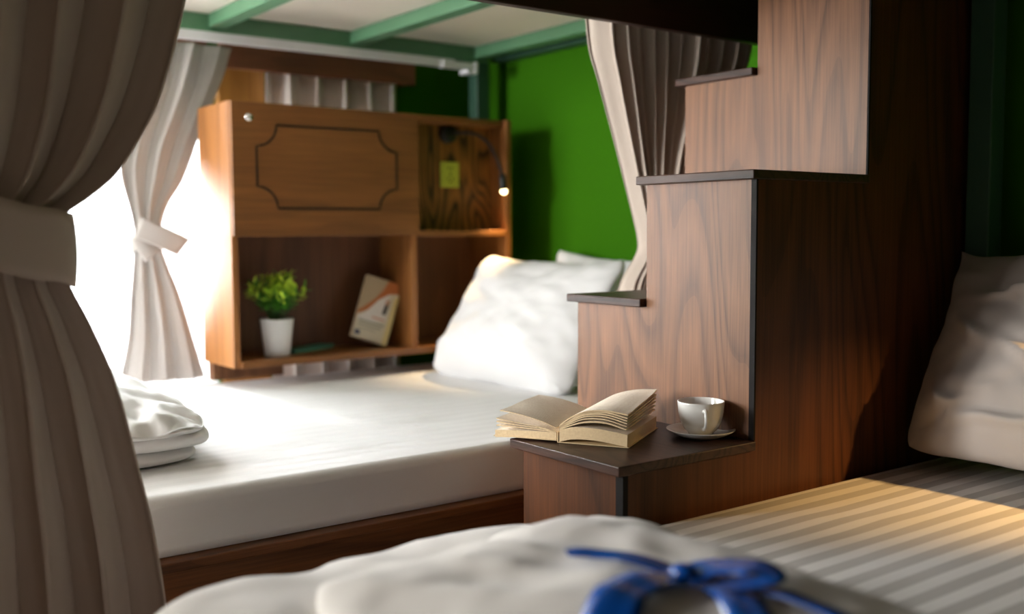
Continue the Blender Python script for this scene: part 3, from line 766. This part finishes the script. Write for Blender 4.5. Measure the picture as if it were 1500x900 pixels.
spot('reading_lamp_light', tip, tip+V((-.24, -.20, -1)), 22.0, (1.0, .66, .30), 70, .7)
# the near bunk's own reading lamp, out to the right
spot('reading_lamp_light', (2.38, .45, 1.08), (2.00, 1.06, .434), 62.0, (1.0, .58, .20), 52, 1.0)

r = empty('wall_socket', (2.09, 3.205, 1.18), 'yellowish green wall socket plate below the lamp base', 'socket')
obj('plate', B(2.052, 2.132, 3.196, 3.205, 1.140, 1.234), M['socket'], r, bevel=.003)
bm = bmesh.new()
for x0, x1, z0, z1 in ((2.083, 2.087, 1.205, 1.215), (2.097, 2.101, 1.205, 1.215), (2.090, 2.095, 1.183, 1.195), (2.080, 2.085, 1.168, 1.176), (2.100, 2.105, 1.168, 1.176), (2.088, 2.097, 1.158, 1.163)):
    box(bm, x0, x1, 3.1945, 3.197, z0, z1)
obj('socket_slots', bm, M['socket_hole'], r)

# ------------------------------------------------------------------ things on the shelf
ZS = SZb+t
px, py = 1.395, 3.185
r = empty('potted_plant', (px, py, ZS), 'small leafy green plant in a white textured pot on the shelf', 'plant')
bm = lathe([(0, .001), (.040, .001), (.042, .006), (.0545, .120), (.0545, .124), (.050, .124), (.048, .108), (0, .108)], (px, py, ZS), seg=40)
for v in bm.verts:
    q = v.co - V((px, py, ZS))
    if .008 < q.z < .118 and q.xy.length > .04:
        a = math.atan2(q.y, q.x); v.co += V((math.cos(a), math.sin(a), 0))*.0012*math.sin(a*10+q.z*90)
obj('pot', bm, M['pot'], r, smooth=True)
obj('soil', lathe([(0, .110), (.0475, .110), (.0475, .1085), (0, .1085)], (px, py, ZS), seg=24), M['soil'], r)
rnd = random.Random(4); st = bmesh.new(); lf = bmesh.new()
def leaf(bm, base, d, ln, wd, mi):
    d = d.normalized(); s = d.cross(V((rnd.uniform(-.3, .3), rnd.uniform(-.3, .3), 1))).normalized(); up_ = s.cross(d)
    P = [base, base+d*ln*.35+s*wd+up_*.1*wd, base+d*ln*.75+s*wd*.8, base+d*ln, base+d*ln*.75-s*wd*.8, base+d*ln*.35-s*wd+up_*.1*wd]
    c0 = base+d*ln*.5-up_*wd*.35
    vs = [bm.verts.new(q) for q in P]; cc = bm.verts.new(c0)
    for i in range(6): bm.faces.new((vs[i], vs[(i+1) % 6], cc)).material_index = mi
for k in range(60):
    a = rnd.uniform(0, 2*PI); tl = rnd.uniform(.05, 1.0)**.7; hgt = rnd.uniform(.11, .155)
    top = V((px+math.cos(a)*.098*tl, py+math.sin(a)*.098*tl, ZS+.118+hgt*1.06*(1-.42*tl*tl)+rnd.uniform(-.012, .012)))
    bs = V((px+math.cos(a)*.018*tl, py+math.sin(a)*.018*tl, ZS+.105)); mid = bs.lerp(top, .5)+V((0, 0, .018*tl))
    pp = [bs, bs.lerp(mid, .5)+V((0, 0, .004)), mid, mid.lerp(top, .5)+V((0, 0, .003)), top]
    tube(pp, [.0016, .0014, .0012, .001, .0007], st, seg=6)
    for i in range(13):
        u = .30+.70*i/12; j = min(3, int(u*4)); q = pp[j].lerp(pp[j+1], u*4-j); ax = (pp[j+1]-pp[j]).normalized()
        b = rnd.uniform(0, 2*PI); o1 = ax.orthogonal().normalized(); dd = ax*.75+(o1*math.cos(b)+ax.cross(o1)*math.sin(b))*.9
        leaf(lf, q, dd, rnd.uniform(.024, .040), rnd.uniform(.0030, .0045), 1 if (u > .62 and rnd.random() < .66) else 0)
obj('stems', st, M['stem'], r); obj('foliage', lf, [M['leaf'], M['leaf_tip']], r)

bm = bmesh.new()
poly = [(1.475, 3.185), (1.655, 3.290), (1.630, 3.335), (1.575, 3.335), (1.445, 3.262)]
prism([(1.462, 3.195), (1.655, 3.285), (1.622, 3.335), (1.430, 3.250)], 'z', ZS, ZS+.003, bm)
prism([(1.466, 3.200), (1.650, 3.286), (1.621, 3.330), (1.436, 3.246)], 'z', ZS+.003, ZS+.011, bm)
prism([(1.462, 3.195), (1.655, 3.285), (1.622, 3.335), (1.430, 3.250)], 'z', ZS+.011, ZS+.014, bm)
tag(obj('booklet', bm, M['teal_cover'], loc=(1.54, 3.26, ZS), bevel=.001), 'thin teal booklet lying flat beside the white plant pot', 'book')

# leaning paperback: local x = width, z = height, y = thickness (cover faces -y)
def cover_art(wd, h):
    mats = [plain('cream_cover', srgb(216, 206, 182), 0.45), plain('sand_cover', srgb(178, 158, 128), 0.5), plain('orange_cover', srgb(186, 108, 54), 0.5),
            plain('white_cover', srgb(226, 220, 212), 0.45), plain('dark_figure', srgb(52, 40, 34), 0.5), plain('grey_green_text', srgb(150, 152, 132), 0.5),
            plain('salmon_text', srgb(206, 150, 116), 0.5), plain('navy_mark', srgb(66, 66, 96), 0.5), plain('cream_yellow_cover', srgb(224, 204, 140), 0.45)]
    bm = bmesh.new(); y = -.0004; lay = [0]
    def poly(ps, mi):
        lay[0] += 1; vs = [bm.verts.new((a*wd, -.0003*lay[0], b*h)) for a, b in ps]; bm.faces.new(vs).material_index = mi
    poly([(0, 0), (1, 0), (1, 1), (0, 1)], 0)
    poly([(0, .36), (.18, .42), (.45, .62), (.62, .80), (.72, 1), (0, 1)], 1)
    poly([(0, .36), (0, .42), (.12, .48), (.40, .68), (.55, .84), (.62, 1), (1, 1), (1, .84), (.74, .80), (.5, .66), (.25, .46)], 2)
    poly([(.04, .34), (.22, .42), (.48, .66), (.74, .80), (.82, .36), (.5, .30), (.04, .27)], 3)
    poly([(.66, .46), (.76, .46), (.80, .70), (.70, .70)], 4)
    poly([(.69, .62), (.77, .62), (.79, .70), (.70, .70)], 6)
    for z0, z1, a, b, mi in ((.36, .385, .42, .78, 6), (.27, .295, .08, .80, 5), (.215, .235, .1, .74, 5), (.16, .172, .12, .6, 5)):
        poly([(a, z0), (b, z0), (b, z1), (a, z1)], mi)
    poly([(.06, .05), (.20, .05), (.20, .12), (.06, .12)], 7)
    poly([(.84, 0), (1, 0), (1, .80), (.88, .74)], 8)
    return bm, mats
bw, bh, bt = .135, .228, .020
r = empty('paperback_book', (1.742, 3.20, ZS), 'cream and orange paperback book leaning upright on the shelf', 'book')
bm = B(0, bw, 0, .0012, 0, bh); box(bm, 0, bw, bt-.0012, bt, 0, bh); box(bm, bw-.0012, bw, .0012, bt-.0012, 0, bh)
obj('cover', bm, plain('cream_spine', srgb(206, 196, 170), 0.5), r, local=True)
obj('page_block', B(.002, bw-.0016, .0014, bt-.0014, .002, bh-.002), M['edge'], r, local=True)
bm, ms_ = cover_art(bw, bh); obj('front_art', bm, ms_, r, local=True)
rx, ry, rz = math.radians(-9), math.radians(19), math.radians(-13)
r.rotation_euler = (rx, ry, rz); r.location = (1.688, 3.225, ZS+.046)

# ------------------------------------------------------------------ open book on the lowest step
r = empty('open_book', (1.302, 1.600, tz[1]+.001), 'old open paperback with yellowed pages on the lowest step', 'book')
r.rotation_euler = (0, 0, math.atan2(-.86, .51))
LB = .222                                            # length along the spine (local y runs away from the camera)
def sheet(prof, th, bm, y0=0., y1=LB, jit=0.0, lift=0.0):
    """page group: prof is a polyline (x,z) of the upper surface; thickness th downwards"""
    n = len(prof); rows = []
    ny = 10
    for j in range(ny+1):
        y = y0+(y1-y0)*j/ny
        lf_ = lambda i: lift*(j/ny)**1.3*(i/(n-1))**1.5
        rows.append(([bm.verts.new((x, y, z + lf_(i) + jit*math.sin(j*.9+x*30)*.0008*(i/n))) for i, (x, z) in enumerate(prof)],
                     [bm.verts.new((x*(1-.004), y, z+lf_(i)-th)) for i, (x, z) in enumerate(prof)]))
    for (a, b), (c, d) in zip(rows, rows[1:]):
        for i in range(n-1):
            bm.faces.new((a[i], a[i+1], c[i+1], c[i])).material_index = 0
            bm.faces.new((b[i], d[i], d[i+1], b[i+1])).material_index = 0
        bm.faces.new((a[n-1], b[n-1], d[n-1], c[n-1])).material_index = 1
        bm.faces.new((a[0], c[0], d[0], b[0])).material_index = 1
    for (a, b), fl in ((rows[0], 1), (rows[-1], 1)):
        for i in range(n-1): bm.faces.new((a[i], b[i], b[i+1], a[i+1])).material_index = fl
    return bm
def curve(pts, n=16):
    tb = [(p[0], p[1]) for p in pts]; a, b = pts[0][0], pts[-1][0]
    return [(a+(b-a)*i/n, interp(tb, a+(b-a)*i/n)[0]) for i in range(n+1)]
PM = [M['page'], M['edge']]
# right half: thick base block, fanned leaves, raised top pages (local +x is towards the camera's right)
obj('page_block', sheet(curve([(.003, .026), (.03, .033), (.08, .034), (.146, .026)]), .0245, bmesh.new()), [M['page'], M['edge']], r, local=True)
fan = [(.040, .050, .050, .034, .0028), (.043, .056, .056, .040, .0022), (.0455, .061, .062, .046, .0026), (.048, .065, .067, .0515, .003), (.050, .069, .0715, .057, .0034)]
for i, (a, b, c, d, th) in enumerate(fan):
    obj('leaf', sheet(curve([(.003, .028+.0015*i), (.022, a-.004), (.055, b-.004), (.10, c-.002), (.143+.0008*i, d+.004)]), th, bmesh.new(), 0, LB, 1, .003+.0025*i), PM, r, local=True)
obj('leaf', sheet(curve([(.003, .036), (.022, .051), (.055, .0665), (.10, .0725), (.147, .0675)]), .0035, bmesh.new(), 0, LB, 1, .017), PM, r, local=True)
# left half
mir = lambda p: [(-x, z) for x, z in p]
obj('page_block', sheet(mir(curve([(.003, .020), (.04, .020), (.09, .0185), (.139, .016)])), .0150, bmesh.new()), PM, r, local=True)
for a, b, c, th in ((.024, .026, .027, .0022), (.027, .030, .0345, .0020), (.029, .034, .041, .0016)):
    obj('leaf', sheet(mir(curve([(.003, .021), (.035, a), (.08, b), (.136, c)])), th, bmesh.new(), 0, LB, 1), PM, r, local=True)
obj('leaf', sheet(mir(curve([(.003, .030), (.03, .040), (.06, .048), (.095, .0545), (.128, .058)])), .0014, bmesh.new(), 0, LB, 1), PM, r, local=True)
bm = B(.001, .149, -.001, LB+.001, .0, .0014); box(bm, -.142, -.001, -.001, LB+.001, .0035, .0048); box(bm, -.001, .001, -.001, LB+.001, 0, .022)
obj('cover', bm, M['cover'], r, local=True)

# ------------------------------------------------------------------ cup and saucer
cx, cy, cz = 1.578, 1.468, tz[1]+.0005
bm = lathe([(0, .002), (.034, .002), (.036, .0), (.040, .0), (.055, .006), (.0705, .0150), (.0715, .0165), (.0700, .0170), (.055, .0095), (.036, .0050), (.030, .0058), (0, .0058)], (cx, cy, cz), seg=64)
tag(obj('saucer', bm, M['china'], loc=(cx, cy, cz), smooth=True), 'white china saucer under the coffee cup on the lowest step', 'saucer')
r = empty('coffee_cup', (cx, cy, cz+.006), 'white china coffee cup with its handle toward us on the lowest step', 'cup')
c0 = cz+.0062
bm = lathe([(0, .003), (.021, .003), (.022, 0), (.025, 0), (.026, .003), (.034, .010), (.0425, .026), (.0468, .046), (.0485, .066), (.0485, .0685), (.0472, .0690), (.0462, .0670), (.0443, .046), (.0400, .027), (.032, .0125), (.022, .0065), (0, .0060)], (cx, cy, c0), seg=64)
obj('bowl', bm, M['china'], r, smooth=True)
hd_ = V((-.72, -.70, 0)).normalized()
hd_ = V((-.62, -.785, 0)).normalized()
hp = [(.0455, .053), (.058, .0565), (.069, .053), (.0735, .042), (.069, .029), (.057, .0200), (.040, .0165)]
tb = [(i/6,) + p for i, p in enumerate(hp)]; pts = []
for i in range(31):
    a, z = interp(tb, i/30); pts.append(V((cx, cy, c0)) + hd_*a + V((0, 0, z)))
obj('handle', tube(pts, [.0048-.001*math.sin(PI*i/30) for i in range(31)], seg=14), M['china'], r, smooth=True)
